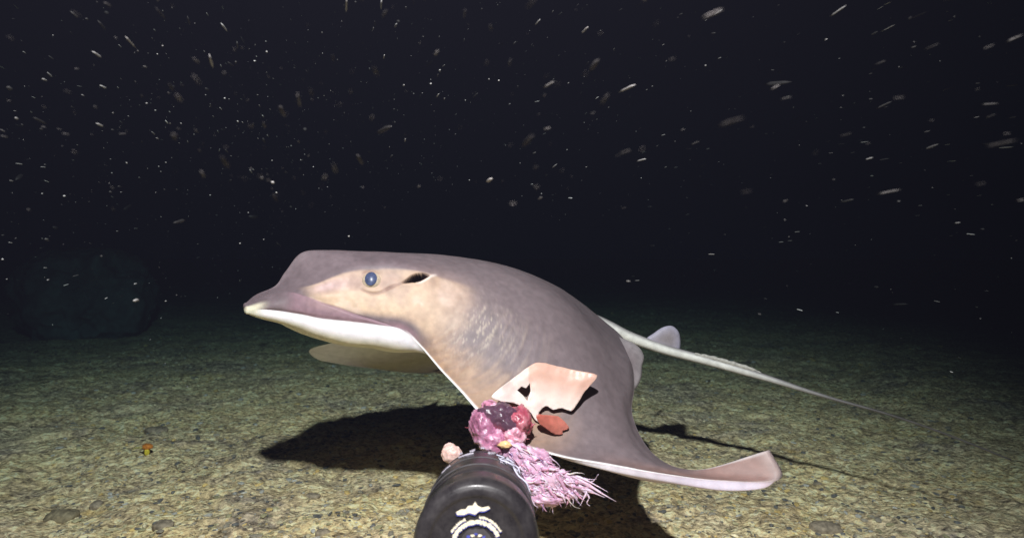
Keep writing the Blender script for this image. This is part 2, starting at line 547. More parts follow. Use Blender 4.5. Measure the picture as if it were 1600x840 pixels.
pw = np.stack([KF.ravel() * 11.0 + 2.0 * MF.ravel(), MF.ravel() * 1.4, np.zeros(KF.size)], 1)
wn = fbm(pw, 2, 9).reshape(KF.shape)
disp += 0.00045 * wr * wn
disp += 0.0012 * fbm(D.reshape(-1, 3) * 14, 3, 33).reshape(KF.shape) * sstep(0, 1.5, KF) * (1 - sstep(6.2, 6.9, MF))
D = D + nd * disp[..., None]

# dorsal colour: pigment, with head shade and highlights painted in
GREY = np.array([0.158, 0.121, 0.128]); TAN = np.array([0.33, 0.20, 0.12]); CHEEK = np.array([0.47, 0.335, 0.235]); WHITE = np.array([0.80, 0.76, 0.76])
MAUVE = np.array([0.245, 0.152, 0.180]); BROW = np.array([0.150, 0.111, 0.122])
c = np.broadcast_to(GREY, D.shape).copy()


def lay(c, col, w):
    return c * (1 - w[..., None]) + np.asarray(col) * w[..., None]


mott = fbm(D.reshape(-1, 3) * 22, 4, 71).reshape(KF.shape)
c = lay(c, BROW, (1 - sstep(6.5, 9.0, KF)) * 0.8)  # upper head's darker tone, deepened to paint in brow ridge shading
chk = sstep(2.30, 2.58, MF + 0.10 * mott) * (1 - sstep(5.3, 6.3, MF)) * sstep(2.6, 4.2, KF) * (1 - sstep(7.6, 9.2, KF + 0.5 * mott))
c = lay(c, CHEEK, chk)
pk1 = blob(4.3, 3.2, 0.9, 0.7) * 0.6
c = lay(c, (0.52, 0.37, 0.365), np.clip(pk1 * chk * 1.5, 0, 1))  # pinkish lit highlight painted on the front of the cheek
c = lay(c, (0.30, 0.20, 0.17), np.clip(chk * sstep(-.05, .5, mott) * 0.75, 0, 1))
c = lay(c, (0.56, 0.43, 0.36), np.clip(chk * sstep(-.10, -.5, mott) * 0.7, 0, 1))
c = lay(c, (0.29, 0.18, 0.115), np.clip(chk * (0.35 * mott + 0.15) * sstep(6.3, 8, KF) * 2, 0, 0.75))
lip = np.maximum(lipw, sstep(6.2, 6.7, MF) * sstep(6, 6.8, KF) * (1 - sstep(7.1, 8.3, KF)))
c = lay(c, MAUVE, lip * 0.85)
c = lay(c, (0.16, 0.09, 0.11), np.clip(crease * 0.55, 0, 1))  # mouth crease coloured darker, its shade painted in
nose = (1 - sstep(0.3, 1.3, KF)) * sstep(2.8, 4.5, MF)
c = lay(c, (0.72, 0.66, 0.50), nose)
tan = sstep(4.3, 6.0, MF + 0.25 * wn) * sstep(7.4, 8.8, KF) * (1 - sstep(11.5, 13.5, KF))
c = lay(c, TAN, tan * (0.75 + 0.25 * wn))
lead = sstep(6.80, 6.94, MF + 0.0 * KF) * (1 - 0.55 * sstep(14.5, 16.5, KF)) * np.where(KF > 14.5, sstep(6.88, 6.97, MF), 1.0) * sstep(6.8, 8.0, KF) * (1 - sstep(17.0, 17.8, KF))
c = lay(c, (0.42, 0.32, 0.25), np.clip(wr * wn * 0.35, 0, 0.3))
c = lay(c, WHITE, lead)
tipt = sstep(5.6, 6.4, MF) * sstep(13, 16, KF)
c = lay(c, (0.27, 0.155, 0.13), tipt * 0.75 * (1 - lead))
trail = sstep(17.85, 17.98, KF) * sstep(1.6, 2.5, MF)
c = lay(c, (0.5, 0.44, 0.44), trail * 0.8)
tipw = sstep(6.80, 6.97, MF) * sstep(17.0, 17.6, KF)
c = lay(c, (0.40, 0.30, 0.29), tipw * 0.8)
shoulder = blob(8.0, 3.1, 0.9, 1.0)
c = lay(c, (0.33, 0.22, 0.18), np.clip(shoulder * 0.5, 0, 1))
# dark spiracle lining with the pocket's deep shade painted in; pale rear flap
c = lay(c, (0.022, 0.012, 0.012), sstep(0.0, 0.10, hole))
flap = np.exp(-((al + 0.07) / 0.07) ** 2) * sstep(-0.15, 0.15, ck) * (1 - sstep(.5, .75, ck)) * sstep(-0.05, 0.06, cm)
c = lay(c, (0.74, 0.62, 0.58), np.clip(flap, 0, 1) * 0.9)
# soft creases round the eye, their shade painted dark
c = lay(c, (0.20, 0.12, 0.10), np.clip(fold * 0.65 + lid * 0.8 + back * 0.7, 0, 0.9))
# fine pale strokes where the gill side is creased
stroke = fbm(np.stack([KF.ravel() * 26.0 + 5.0 * MF.ravel(), MF.ravel() * 3.2, np.zeros(KF.size)], 1), 2, 19).reshape(KF.shape)
patch = np.exp(-((KF - 9.6) / 0.75) ** 2 - ((MF - 3.7) / 0.9) ** 2) + 0.6 * np.exp(-((KF - 9.0) / 0.6) ** 2 - ((MF - 4.9) / 0.9) ** 2)
c = lay(c, (0.40, 0.33, 0.27), np.clip(patch * sstep(.15, .55, stroke) * 0.75, 0, 0.75))
c = lay(c, (0.13, 0.10, 0.10), np.clip(patch * sstep(-.15, -.55, stroke) * 0.55, 0, 0.6))
# small scars and specks of the skin
spk = fbm(D.reshape(-1, 3) * 160, 3, 44).reshape(KF.shape)
c *= (1 + 0.16 * spk)[..., None]
c *= (1 + 0.10 * fbm(D.reshape(-1, 3) * 9, 4, 91).reshape(KF.shape))[..., None]
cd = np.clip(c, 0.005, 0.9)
# ventral colour: white, creamier under the belly, greyer and olive on the wings
cv = np.broadcast_to(np.array([0.76, 0.72, 0.77]), Vv.shape).copy()
cv = lay(cv, (0.62, 0.57, 0.42), sstep(6.2, 4.6, MF) * 0.9)
cv = lay(cv, (0.50, 0.44, 0.52), sstep(6.5, 5.9, MF) * sstep(11, 13, KF))
cv = lay(cv, (0.40, 0.35, 0.25), sstep(6.0, 5.4, MF) * sstep(11, 13, KF))
cv = lay(cv, (0.50, 0.42, 0.52), sstep(13.0, 15.5, KF) * 0.75)
cv = lay(cv, (0.34, 0.22, 0.20), sstep(16.2, 17.3, KF) * 0.8)
cv = lay(cv, (0.74, 0.70, 0.55), (1 - sstep(0.3, 1.3, KF)))

# round the snout off with a small dome
cen = (D[0].mean(0) + Vv[0].mean(0)) / 2
DK = D
caps_d, caps_v = [], []
for j in range(5, 0, -1):
    ph = math.pi / 2 * j / 5.4
    caps_d.append(cen + (D[0] - cen) * math.cos(ph) - hd * 0.0065 * math.sin(ph))
    caps_v.append(cen + (Vv[0] - cen) * math.cos(ph) - hd * 0.0065 * math.sin(ph))
D = np.concatenate([np.array(caps_d), D]); Vv = np.concatenate([np.array(caps_v), Vv])
cd = np.concatenate([np.repeat(cd[:1], 5, 0), cd]); cv = np.concatenate([np.repeat(cv[:1], 5, 0), cv])
nk += 5

# stitch dorsal and ventral sheets into one closed skin
nD = nk * nm
vid = np.arange(nD).reshape(nk, nm)
wid = np.full((nk, nm), -1)
wid[:, 0] = vid[:, 0]; wid[:, -1] = vid[:, -1]
inner = nk * (nm - 2)
wid[:, 1:-1] = nD + np.arange(inner).reshape(nk, nm - 2)
verts = np.concatenate([D.reshape(-1, 3), Vv[:, 1:-1].reshape(-1, 3)])
cols = np.concatenate([cd.reshape(-1, 3), cv[:, 1:-1].reshape(-1, 3)])


def quads(I, flip):
    q = np.stack([I[:-1, :-1], I[1:, :-1], I[1:, 1:], I[:-1, 1:]], -1).reshape(-1, 4)
    return q[:, ::-1] if flip else q


faces = list(map(list, quads(vid, True))) + list(map(list, quads(wid, False)))
for j in range(nm - 1):                       # close trailing edge and snout
    a, b_, c_, d_ = vid[-1, j], vid[-1, j + 1], wid[-1, j + 1], wid[-1, j]
    f = [a, b_, c_, d_]
    faces.append(list(dict.fromkeys(f)))
    a, b_, c_, d_ = vid[0, j], vid[0, j + 1], wid[0, j + 1], wid[0, j]
    faces.append(list(dict.fromkeys([a, d_, c_, b_])))
faces = [f for f in faces if len(f) >= 3]

m_skin = attr_mat('ray_skin', rough=0.52, spec=0.25, sss=0.12, sss_rad=(0.006, 0.003, 0.0025), noise_scale=70, noise_amt=0.13, bump_scale=420, bump=0.25, bump_dist=0.001)
ray = empty('eagle_ray', ((A0 + A1) / 2 - np.array([0, 0, .1])))
tag(ray, 'grey eagle ray with pale cheek and white underside gliding past the bait', 'ray')
body = link_mesh('body', verts, faces, m_skin, ray, colors=cols)
bm = bmesh.new(); bm.from_mesh(body.data)
bmesh.ops.recalc_face_normals(bm, faces=bm.faces)
bm.to_mesh(body.data); bm.free()


def surf(kf, mf):
    """point and outward normal of the near dorsal skin at fractional rib / station"""
    i = int(round(kf * SU)); j = int(round((7 - mf) * SV))
    n = nd[i, j]
    return DK[i, j].copy(), n / np.linalg.norm(n)


# eyes
m_eye = plain_mat('eye_iris', (0.42, 0.34, 0.25), 0.35, 0.5, 400, 0.3, 0.1)
m_pupil = plain_mat('eye_pupil_cloudy_blue', (0.052, 0.066, 0.130), 0.35, 0.4, 300, 0.35, 0.0)
m_lid = plain_mat('eyelid_skin', (0.30, 0.21, 0.155), 0.45, 0.35, 200, 0.2, 0.2)


def lathe(profile, n=28):
    v, f = [], []
    for (r, z) in profile:
        for i in range(n):
            a = 2 * math.pi * i / n
            v.append((r * math.cos(a), r * math.sin(a), z))
    for s in range(len(profile) - 1):
        for i in range(n):
            j = (i + 1) % n
            f.append((s * n + i, s * n + j, (s + 1) * n + j, (s + 1) * n + i))
    return np.array(v), f


def oriented(v, pos, zdir, up=(0, 0, 1)):
    z = np.array(zdir) / np.linalg.norm(zdir)
    x = np.cross(up, z); x /= np.linalg.norm(x)
    y = np.cross(z, x)
    return np.asarray(v) @ np.stack([x, y, z]) + np.asarray(pos)


def make_eye(pos, n):
    c0 = pos - n * 0.0082
    ES = 1.22
    prof = [(0.0140 * math.sin(a), 0.0140 * math.cos(a)) for a in np.linspace(0.0008, 1.7, 16)]
    v, f = lathe(prof)
    eye = link_mesh('eye', oriented(v * ES * np.array([1.0, 0.95, 1.0]), c0, n), f, m_eye, ray)
    prof = [(0.0146 * math.sin(a), 0.0146 * math.cos(a)) for a in np.linspace(0.0008, 0.64, 12)]
    v, f = lathe(prof)
    link_mesh('pupil', oriented(v * ES * np.array([0.88, 1.08, 1.0]), c0, n), f, m_pupil, eye)
    # fleshy rim
    v, f = [], []
    N, S = 40, 8
    for i in range(N):
        a = 2 * math.pi * i / N
        rx, ry = 0.0150, 0.0128
        rr = 0.0024 + 0.0006 * math.sin(a) + (0.0006 if math.sin(a) > 0.3 else 0)
        cx, cy = rx * math.cos(a), ry * math.sin(a)
        for j in range(S):
            bb = 2 * math.pi * j / S
            v.append(((rx + rr * math.cos(bb)) * math.cos(a), (ry + rr * math.cos(bb)) * math.sin(a), 0.0042 + rr * 0.8 * math.sin(bb)))
    for i in range(N):
        for j in range(S):
            f.append((i * S + j, ((i + 1) % N) * S + j, ((i + 1) % N) * S + (j + 1) % S, i * S + (j + 1) % S))
    link_mesh('eyelid', oriented(np.array(v) * ES, c0, n), f, m_lid, eye)


ep, en = surf(5.78, 3.03)
make_eye(ep, en)
make_eye(mirror(ep), en - 2 * (en @ NRM) * NRM)


def tube(path, radii, sides=8, ratio=1.0, caps=True):
    """tube along a path (n,3); ratio squeezes the horizontal width"""
    P = np.asarray(path, float); n = len(P)
    T = np.gradient(P, axis=0); T /= np.linalg.norm(T, axis=1, keepdims=True) + 1e-12
    v, f = [], []
    for i in range(n):
        t = T[i]
        ref = np.array([0, 0, 1.0]) if abs(t[2]) < 0.9 else np.array([1.0, 0, 0])
        s = np.cross(t, ref); s /= np.linalg.norm(s)
        w = np.cross(s, t)
        for j in range(sides):
            a = 2 * math.pi * j / sides
            v.append(P[i] + radii[i] * (ratio * math.cos(a) * s + math.sin(a) * w))
    for i in range(n - 1):
        for j in range(sides):
            k = (j + 1) % sides
            f.append((i * sides + j, i * sides + k, (i + 1) * sides + k, (i + 1) * sides + j))
    if caps:
        f.append(tuple(range(sides))[::-1]); f.append(tuple((n - 1) * sides + j for j in range(sides)))
    return v, f


# tail: whip that starts inside the rump
tp = [(895, 496, 1.125), (925, 503, 1.14), (950, 512, 1.152), (985, 527, 1.158), (1040, 546, 1.155), (1100, 562, 1.14), (1160, 579, 1.115), (1210, 594, 1.09),
      (1260, 610, 1.065), (1310, 625, 1.04), (1375, 643, 1.01), (1440, 664, .985), (1510, 690, .96), (1580, 718, .94)]
tr = [.016, .017, .015, .0118, .0100, .0090, .0078, .0058, .0040, .0030, .0024, .0020, .0017, .0014]
TP, _ = catmull(np.array([at(*p) for p in tp]), 8)
TR, _ = catmull(np.array(tr)[:, None], 8)
v, f = tube(TP, TR[:, 0], 14)
v = np.array(v)
side = np.tile(np.sin(np.arange(14) / 14 * 2 * np.pi), len(TP))
along = np.repeat(np.linspace(0, 1, len(TP)), 14)
lat = np.tile(np.cos(np.arange(14) / 14 * 2 * np.pi), len(TP))
tc_ = np.broadcast_to(np.array([.19, .165, .17]), v.shape).copy()
lit_side = np.clip(sstep(-0.2, 0.5, side * 0 + lat) * (1 - np.abs(side)), 0, 1)
tc_ = lay(tc_, (.66, .62, .58), np.clip(lit_side * 1.6, 0, 1) * (1 - sstep(.3, .75, along)))  # camera-facing side painted brighter, as if catching the light
tc_ = lay(tc_, (.07, .062, .058), sstep(.5, .8, along))  # whip end darkened to paint its fading into the haze
tc_ *= (1 + 0.25 * fbm(v * 60, 3, 5))[:, None]
m_tail = attr_mat('tail_skin', rough=0.5, spec=0.3, noise_scale=90, noise_amt=0.15, bump_scale=300, bump=0.3)
link_mesh('tail', v, f, m_tail, ray, colors=np.clip(tc_, 0, 1))

# stinging spine lying along the top of the tail, ragged with slime
sp = [(1085, 553, 1.14), (1110, 558, 1.133), (1140, 566, 1.12), (1170, 575, 1.108), (1190, 582, 1.10)]
SPn, _ = catmull(np.array([at(*p) for p in sp]), 5)
v, f = tube(SPn, np.interp(np.linspace(0, 1, len(SPn)), [0, .3, .75, 1], [.003, .0042, .0040, .0006]) * (1 + .25 * np.sin(np.arange(len(SPn)) * 2.4)), 8, 0.7)
m_spine = plain_mat('tail_spine', (.34, .31, .28), .6, .3, 200, .4, .4)
link_mesh('tail_spine', v, f, m_spine, ray)


def fin(name, outline, base_d, tip_d, thick, mat, col0, col1, curve=0.0):
    """thin lobe with rounded edge from an outline (px,py) ; depth runs base -> tip with the order given per point"""
    pts = [Vector((p[0], p[1])) for p in outline]
    n = len(pts)
    dd = [p[2] for p in outline]
    cx, cy = sum(p[0] for p in outline) / n, sum(p[1] for p in outline) / n
    cdp = sum(dd) / n
    rings = 7
    front, back = [], []
    for r in range(rings):
        s = r / (rings - 1)
        for i in range(n):
            q = at(cx + (outline[i][0] - cx) * s, cy + (outline[i][1] - cy) * s, cdp + (dd[i] - cdp) * s)
            t = thick * math.sqrt(max(0, 1 - s * s)) + 0.0006
            front.append(q - FWD * t); back.append(q + FWD * t)
    v = front + back
    o = rings * n
    f = []
    for r in range(rings - 1):
        for i in range(n):
            j = (i + 1) % n
            f.append((r * n + i, r * n + j, (r + 1) * n + j, (r + 1) * n + i))
            f.append((o + r * n + i, o + (r + 1) * n + i, o + (r + 1) * n + j, o + r * n + j))
    for i in range(n):
        j = (i + 1) % n
        f.append(((rings - 1) * n + i, (rings - 1) * n + j, o + (rings - 1) * n + j, o + (rings - 1) * n + i))
    va = np.array(v)
    s = np.tile(np.repeat(np.linspace(0, 1, rings), n), 2)[:, None]
    c = np.array(col0) * (1 - s ** 2) + np.array(col1) * s ** 2
    return link_mesh(name, va, f, mat, ray, colors=c)


def closed_smooth(pts, n=6):
    P = np.array(pts, float)
    ext = np.concatenate([P[-2:], P, P[:3]])
    out = []
    for s in range(2, 2 + len(P)):
        p0, p1, p2, p3 = ext[s - 1], ext[s], ext[s + 1], ext[s + 2]
        for j in range(n):
            t = j / n
            out.append(0.5 * (2 * p1 + (p2 - p0) * t + (2 * p0 - 5 * p1 + 4 * p2 - p3) * t * t + (3 * p1 - p0 - 3 * p2 + p3) * t ** 3))
    return [tuple(x) for x in out]


fin('dorsal_fin', closed_smooth([(1010, 531, 1.157), (1022, 520, 1.158), (1036, 511, 1.16), (1050, 509, 1.162), (1060, 518, 1.163), (1063, 532, 1.162), (1061, 547, 1.157), (1050, 552, 1.155), (1030, 545, 1.156)]),
    1.15, 1.16, .0042, m_tail, (.22, .18, .19), (.36, .32, .40))
pel = closed_smooth([(948, 520, 1.12), (972, 528, 1.10), (996, 540, 1.075), (1006, 556, 1.06), (1003, 572, 1.04), (1002, 588, 1.015), (994, 606, .985), (984, 608, .968), (972, 585, .968), (962, 560, 1.00), (950, 538, 1.06)])
fin('pelvic_fin', pel, 1, 1, .005, m_tail, (.19, .15, .155), (.31, .265, .27))
pf = [at(*p) for p in pel]
o = ray.children[-1].copy(); o.data = o.data.copy(); COL.objects.link(o)
me = o.data
for vv in me.vertices:
    vv.co = Vector(mirror(np.array(vv.co)))
me.flip_normals()
set_parent(o, ray)

# ================================================================== THE BAIT CANISTER
CF, CN = at(752, 775, .765), at(744, 855, .56)      # centres of far and near end
ax = CF - CN; clen = np.linalg.norm(ax); ax /= clen
CR = 0.0630
m_black = plain_mat('black_plastic', (0.030, 0.027, 0.030), 0.55, 0.35, 40, 0.35, 0.25, 0.0004)
nt = m_black.node_tree
b = nt.nodes['Principled BSDF']
tcb = node(nt, 'ShaderNodeTexCoord')
wn1 = node(nt, 'ShaderNodeTexNoise'); wn1.inputs['Scale'].default_value = 55; wn1.inputs['Detail'].default_value = 8; wn1.inputs['Roughness'].default_value = .75
mpw = node(nt, 'ShaderNodeMapping'); mpw.inputs['Scale'].default_value = (1, .25, 1)
nt.links.new(tcb.outputs['Object'], mpw.inputs['Vector']); nt.links.new(mpw.outputs[0], wn1.inputs['Vector'])
rw = node(nt, 'ShaderNodeValToRGB')
rw.color_ramp.elements[0].position = .42; rw.color_ramp.elements[0].color = (.020, .018, .020, 1)
rw.color_ramp.elements[1].position = .72; rw.color_ramp.elements[1].color = (.042, .038, .040, 1)
nt.links.new(wn1.outputs['Fac'], rw.inputs['Fac']); nt.links.new(rw.outputs[0], b.inputs['Base Color'])
rr_ = node(nt, 'ShaderNodeMapRange'); rr_.inputs['From Min'].default_value = .35; rr_.inputs['From Max'].default_value = .7; rr_.inputs['To Min'].default_value = .22; rr_.inputs['To Max'].default_value = .55
nt.links.new(wn1.outputs['Fac'], rr_.inputs['Value']); nt.links.new(rr_.outputs[0], b.inputs['Roughness'])
m_ring = plain_mat('worn_black_plastic', (0.052, 0.048, 0.052), 0.5, 0.4, 60, 0.4, 0.3, 0.0004)
m_paint = plain_mat('worn_cream_paint', (0.70, 0.64, 0.50), 0.6, 0.3, 500, 0.25, 0.3, 0.0003)
m_blue = plain_mat('blue_paint', (0.06, 0.07, 0.32), 0.5, 0.4, 500, 0.3, 0.2, 0.0003)
can = empty('bait_canister', CN)
tag(can, 'black ribbed plastic bait canister with worn cream emblem pointing at the ray', 'canister')


def lathe_at(name, profile, mat, parent, n=72):
    """profile (radius, distance along the axis from the near end)"""
    v, f = lathe(profile, n)
    v = oriented(v, CN, ax)
    return link_mesh(name, v, f, mat, parent)


L = clen
prof = [(0.0001, .0040), (.024, .0040), (.041, .0036), (.0455, .0032), (.047, .0022), (.0485, .0016), (.053, .0018), (.0575, .0034), (.0608, .0070), (CR, .0135), (CR, .046),
        (CR - .0018, .048), (CR - .0018, .052), (CR, .054), (CR, L - .040), (CR - .0016, L - .038), (CR - .0016, L - .034), (CR, L - .032), (CR, L - .028), (CR - .003, L - .014), (CR - .010, L - .005), (CR - .020, L), (.0001, L)]
pp = []
for a, b2 in zip(prof[:-1], prof[1:]):
    for t in (0, 1 / 3, 2 / 3):
        pp.append((a[0] + (b2[0] - a[0]) * t, a[1] + (b2[1] - a[1]) * t))
pp.append(prof[-1])
lathe_at('barrel', pp, m_black, can)
for (s0, w, h_) in ((.084, .006, .0010), (L - .078, .005, .0009)):
    q = [(CR - .002, s0), (CR + h_ * .7, s0 + .0006), (CR + h_, s0 + w * .3), (CR + h_, s0 + w * .7), (CR + h_ * .7, s0 + w - .0006), (CR - .002, s0 + w)]
    lathe_at('ridge', q, m_ring, can)

# frame on the near end face: x right, y up
fz = -ax
fx = np.cross(np.array([0, 0, 1.0]), fz); fx /= np.linalg.norm(fx)
fy = np.cross(fz, fx)


def face_pt(u, v, lift):
    return CN + fx * u + fy * v - fz * 0.0034 + fz * lift if False else CN + fx * u + fy * v + fz * (lift - 0.0026)


def emblem_patch(name, poly, mat, lift, parent, thick=0.0007):
    pts = [Vector(p) for p in poly]
    n = len(pts)
    v = [face_pt(p[0], p[1], lift) for p in poly] + [face_pt(p[0], p[1], lift - thick) for p in poly]
    tri = geometry.tessellate_polygon([[Vector((p[0], p[1], 0)) for p in poly]])
    f = [tuple(t) for t in tri] + [(i, (i + 1) % n, n + (i + 1) % n, n + i) for i in range(n)]
    return link_mesh(name, v, f, mat, parent, smooth=False)


def ragged_arc(r0, r1, a0, a1, n, seed, jit):
    rr = random.Random(seed)
    o_, i_ = [], []
    for k in range(n + 1):
        a = R(a0 + (a1 - a0) * k / n)
        o_.append(((r1 + rr.uniform(-jit, jit)) * math.cos(a), (r1 + rr.uniform(-jit, jit)) * math.sin(a)))
        i_.append(((r0 + rr.uniform(-jit, jit)) * math.cos(a), (r0 + rr.uniform(-jit, jit)) * math.sin(a)))
    return [(x * 1.155, y * 1.155) for x, y in o_ + i_[::-1]]


# px on the face plane -> metres
PXM = .56 / F_PX
crest = [(712, 804), (720, 800), (727, 800), (731, 795), (738, 795), (742, 789), (746, 795), (753, 798), (763, 796), (766, 799), (757, 803), (748, 803), (742, 808), (733, 805), (724, 808), (714, 808)]
cr_m = [((p[0] - 744) * PXM, (855 - p[1]) * PXM * 1.03) for p in crest]
e1 = emblem_patch('emblem_crest', cr_m, m_paint, .0010, can)
emblem_patch('emblem_outline', [(x - .0003, y - .0013) for x, y in cr_m], m_blue, .0006, e1)
for (r0, r1, a0, a1, sd, jit) in ((.0186, .0218, 24, 160, 3, .0007), (.0232, .0248, 30, 84, 5, .0006), (.0232, .0250, 112, 150, 7, .0008), (.0188, .0218, 200, 340, 8, .0007)):
    e2 = emblem_patch('emblem_ring', ragged_arc(r0, r1, a0, a1, 54, sd, jit), m_paint, .0010, can)
    emblem_patch('emblem_outline', [(x, y - .0011) for x, y in ragged_arc(r0, r1, a0, a1, 54, sd, jit)], m_blue, .0006, e2)
emblem_patch('emblem_field', ragged_arc(.0004, .0150, 5, 355, 40, 12, .0009), m_ring, .0004, can)
for i in range(9):
    a = R(15 + i * 19); r = .0105 + .002 * rnd.random()
    q = [(r * math.cos(a) + .0022 * math.cos(t) * rnd.uniform(.6, 1.3), r * math.sin(a) + .0013 * math.sin(t) * rnd.uniform(.6, 1.3)) for t in np.linspace(0, 5.5, 8)]
    emblem_patch('emblem_fleck', q, m_paint if i % 2 else m_blue, .0009, can)

# arm that carries the canister, running back under the camera
AR = [CN + ax * .05 - np.array([0, 0, CR * .9]), CN + ax * .02 - np.array([0, 0, CR + .03]), CN - ax * .15 - np.array([0, 0, CR + .05]), np.array([-.02, -.25, .12])]
ARp, _ = catmull(np.array(AR), 8)
v, f = tube(ARp, np.full(len(ARp), .014), 14)
link_mesh('arm', v, f, m_black, can)


def can_pt(theta, s, lift=0.0):
    """point on the barrel: theta degrees clockwise from the top as the camera sees it, s metres from the near end"""
    a = R(theta)
    return CN + ax * s + (CR + lift) * (math.sin(a) * fx + math.cos(a) * fy)


# pale scraps and scratches on the far rim, ridge glints modelled among them
m_scrap = plain_mat('scrap_and_glint', (.34, .31, .36), .4, .4, 400, .35, .3, .0005, sss=.1)
k = 0
for (th, s, ln, wd) in ((-27, L - .012, .010, .009), (-10, L - .024, .007, .010), (3, L - .008, .008, .007), (13, L - .040, .010, .010), (-17, L - .046, .020, .0018),
                        (30, L - .052, .020, .0045), (37, L - .034, .012, .0026), (27, L - .078, .009, .006), (-40, L - .074, .013, .0028), (44, L - .066, .014, .0016)):
    v, f = [], []
    n = 11
    tilt = rnd.uniform(-1.3, 1.3)
    for i in range(n):
        t = i / (n - 1) - .5
        w = wd * .5 * math.sqrt(max(0.02, 1 - (2 * t) ** 2)) * rnd.uniform(.55, 1.35)
        sw = rnd.uniform(-.18, .18) * wd
        for sd, lf in ((-1, -.0006), (-.4, .0012), (.4, .0015), (1, -.0006)):
            v.append(can_pt(th + math.degrees(t * ln / CR), s + sd * w + sw + t * ln * tilt, lf + .0008 * rnd.random()))
    for i in range(n - 1):
        for j in range(3):
            f.append((i * 4 + j, i * 4 + j + 1, i * 4 + j + 5, i * 4 + j + 4))
    link_mesh('scrap', v, f, m_scrap, can)

# thread tangled round the right shoulder of the barrel
m_thread = plain_mat('pale_thread', (.60, .58, .72), .6, .3, 400, .2, .2)
thp = [(18, L - .055), (26, L - .066), (22, L - .078), (32, L - .085), (40, L - .078), (37, L - .095), (44, L - .105), (54, L - .11), (66, L - .105), (72, L - .09)]
TH3, _ = catmull(np.array([can_pt(a, s, .0022 + .002 * (i % 2)) for i, (a, s) in enumerate(thp)]), 7)
v, f = tube(TH3, np.full(len(TH3), .0009), 6)
link_mesh('thread', v, f, m_thread, can)
thp = [(30, L - .05), (38, L - .058), (34, L - .07), (43, L - .066), (48, L - .08), (42, L - .09)]
TH3, _ = catmull(np.array([can_pt(a, s, .0022 + .002 * (i % 2)) for i, (a, s) in enumerate(thp)]), 7)
v, f = tube(TH3, np.full(len(TH3), .0007), 6)
link_mesh('thread', v, f, m_thread, can)

# ================================================================== THE BAIT
BD = 1.165      # the bait sits this much deeper than first measured


def atb(px, py, d):
    return at(px, py, d * BD)


m_flesh = attr_mat('bait_flesh', rough=.32, spec=.45, sss=.30, sss_rad=(.007, .003, .002), noise_scale=120, noise_amt=.18, bump_scale=350, bump=.35, bump_dist=.0015)


m_flap = attr_mat('fish_skin_flap', rough=.35, spec=.4, sss=.25, sss_rad=(.006, .003, .002), noise_scale=60, noise_amt=.10, bump_scale=300, bump=.08, bump_dist=.0008)


def sheet(name, poly, hole, depth_fn, thick, color_fn, mat, step=3.0, parent=None):
    """solid slab: outline in image measure, own depth for every point, given thickness"""
    pts = [Vector(p) for p in poly]
    nP = len(pts)
    edges = [(i, (i + 1) % nP) for i in range(nP)]
    allp = list(pts)
    if hole:
        h0 = len(allp); allp += [Vector(p) for p in hole]
        edges += [(h0 + i, h0 + (i + 1) % len(hole)) for i in range(len(hole))]

    def inside(p, pl):
        r = False; j = len(pl) - 1
        for i in range(len(pl)):
            if (pl[i][1] > p[1]) != (pl[j][1] > p[1]) and p[0] < (pl[j][0] - pl[i][0]) * (p[1] - pl[i][1]) / (pl[j][1] - pl[i][1]) + pl[i][0]: r = not r
            j = i
        return r
    xs = [p[0] for p in poly]; ys = [p[1] for p in poly]
    y = min(ys)
    while y < max(ys):
        x = min(xs)
        while x < max(xs):
            q = (x + rnd.uniform(-.6, .6), y + rnd.uniform(-.6, .6))
            if inside(q, poly) and not (hole and inside(q, hole)): allp.append(Vector(q))
            x += step
        y += step
    V2, E2, F2, _, _, _ = geometry.delaunay_2d_cdt(allp, edges, [], 0, 1e-5)
    F2 = [f for f in F2 if (lambda c: inside(c, poly) and not (hole and inside(c, hole)))((sum(V2[i][0] for i in f) / len(f), sum(V2[i][1] for i in f) / len(f)))]
    front = np.array([at(p[0], p[1], depth_fn(p[0], p[1]) * BD) for p in V2])
    # thin toward the rim
    bpts = np.array([(p[0], p[1]) for p in (poly + (hole or []))])
    dist = np.array([np.min(np.hypot(bpts[:, 0] - p[0], bpts[:, 1] - p[1])) for p in V2])
    tk = thick * (0.35 + 0.65 * sstep(0, 14, dist))
    noise = fbm(front * 45, 3, 4) * 0.0010
    fr = front - FWD * (tk * .5 + noise)[:, None]
    bk = front + FWD * (tk * .5)[:, None]
    n = len(V2)
    cnt = {}
    for f in F2:
        for a, b3 in zip(f, f[1:] + f[:1]):
            cnt[(a, b3)] = 1
    side = [(b3, a, n + a, n + b3) for (a, b3) in cnt if (b3, a) not in cnt]
    F = [tuple(f) for f in F2] + [tuple(n + i for i in f[::-1]) for f in F2] + side
    cols = np.array([color_fn(p[0], p[1]) for p in V2] * 2)
    o = link_mesh(name, np.concatenate([fr, bk]), F, mat, parent, colors=np.clip(cols, 0, 1))
    bm = bmesh.new(); bm.from_mesh(o.data); bmesh.ops.recalc_face_normals(bm, faces=bm.faces); bm.to_mesh(o.data); bm.free()
    return o


def poly_smooth(P, n=3, jit=0.6):
    return [(p[0] + rnd.uniform(-jit, jit), p[1] + rnd.uniform(-jit, jit)) for p in closed_smooth([(a, b4, 0) for a, b4 in P], n)]


flap_poly = poly_smooth([(768, 619), (783, 604), (800, 592), (820, 577), (836, 567), (852, 567), (880, 574), (910, 580), (933, 586), (922, 601), (911, 615), (902, 630), (893, 641), (878, 637), (864, 639), (852, 634), (840, 648), (848, 660),
                         (836, 655), (826, 640), (812, 633), (798, 628), (782, 626)], 3, .5)
flap_hole = [(808, 609), (815, 603), (822, 606), (828, 598), (829, 610), (824, 626), (817, 617)]


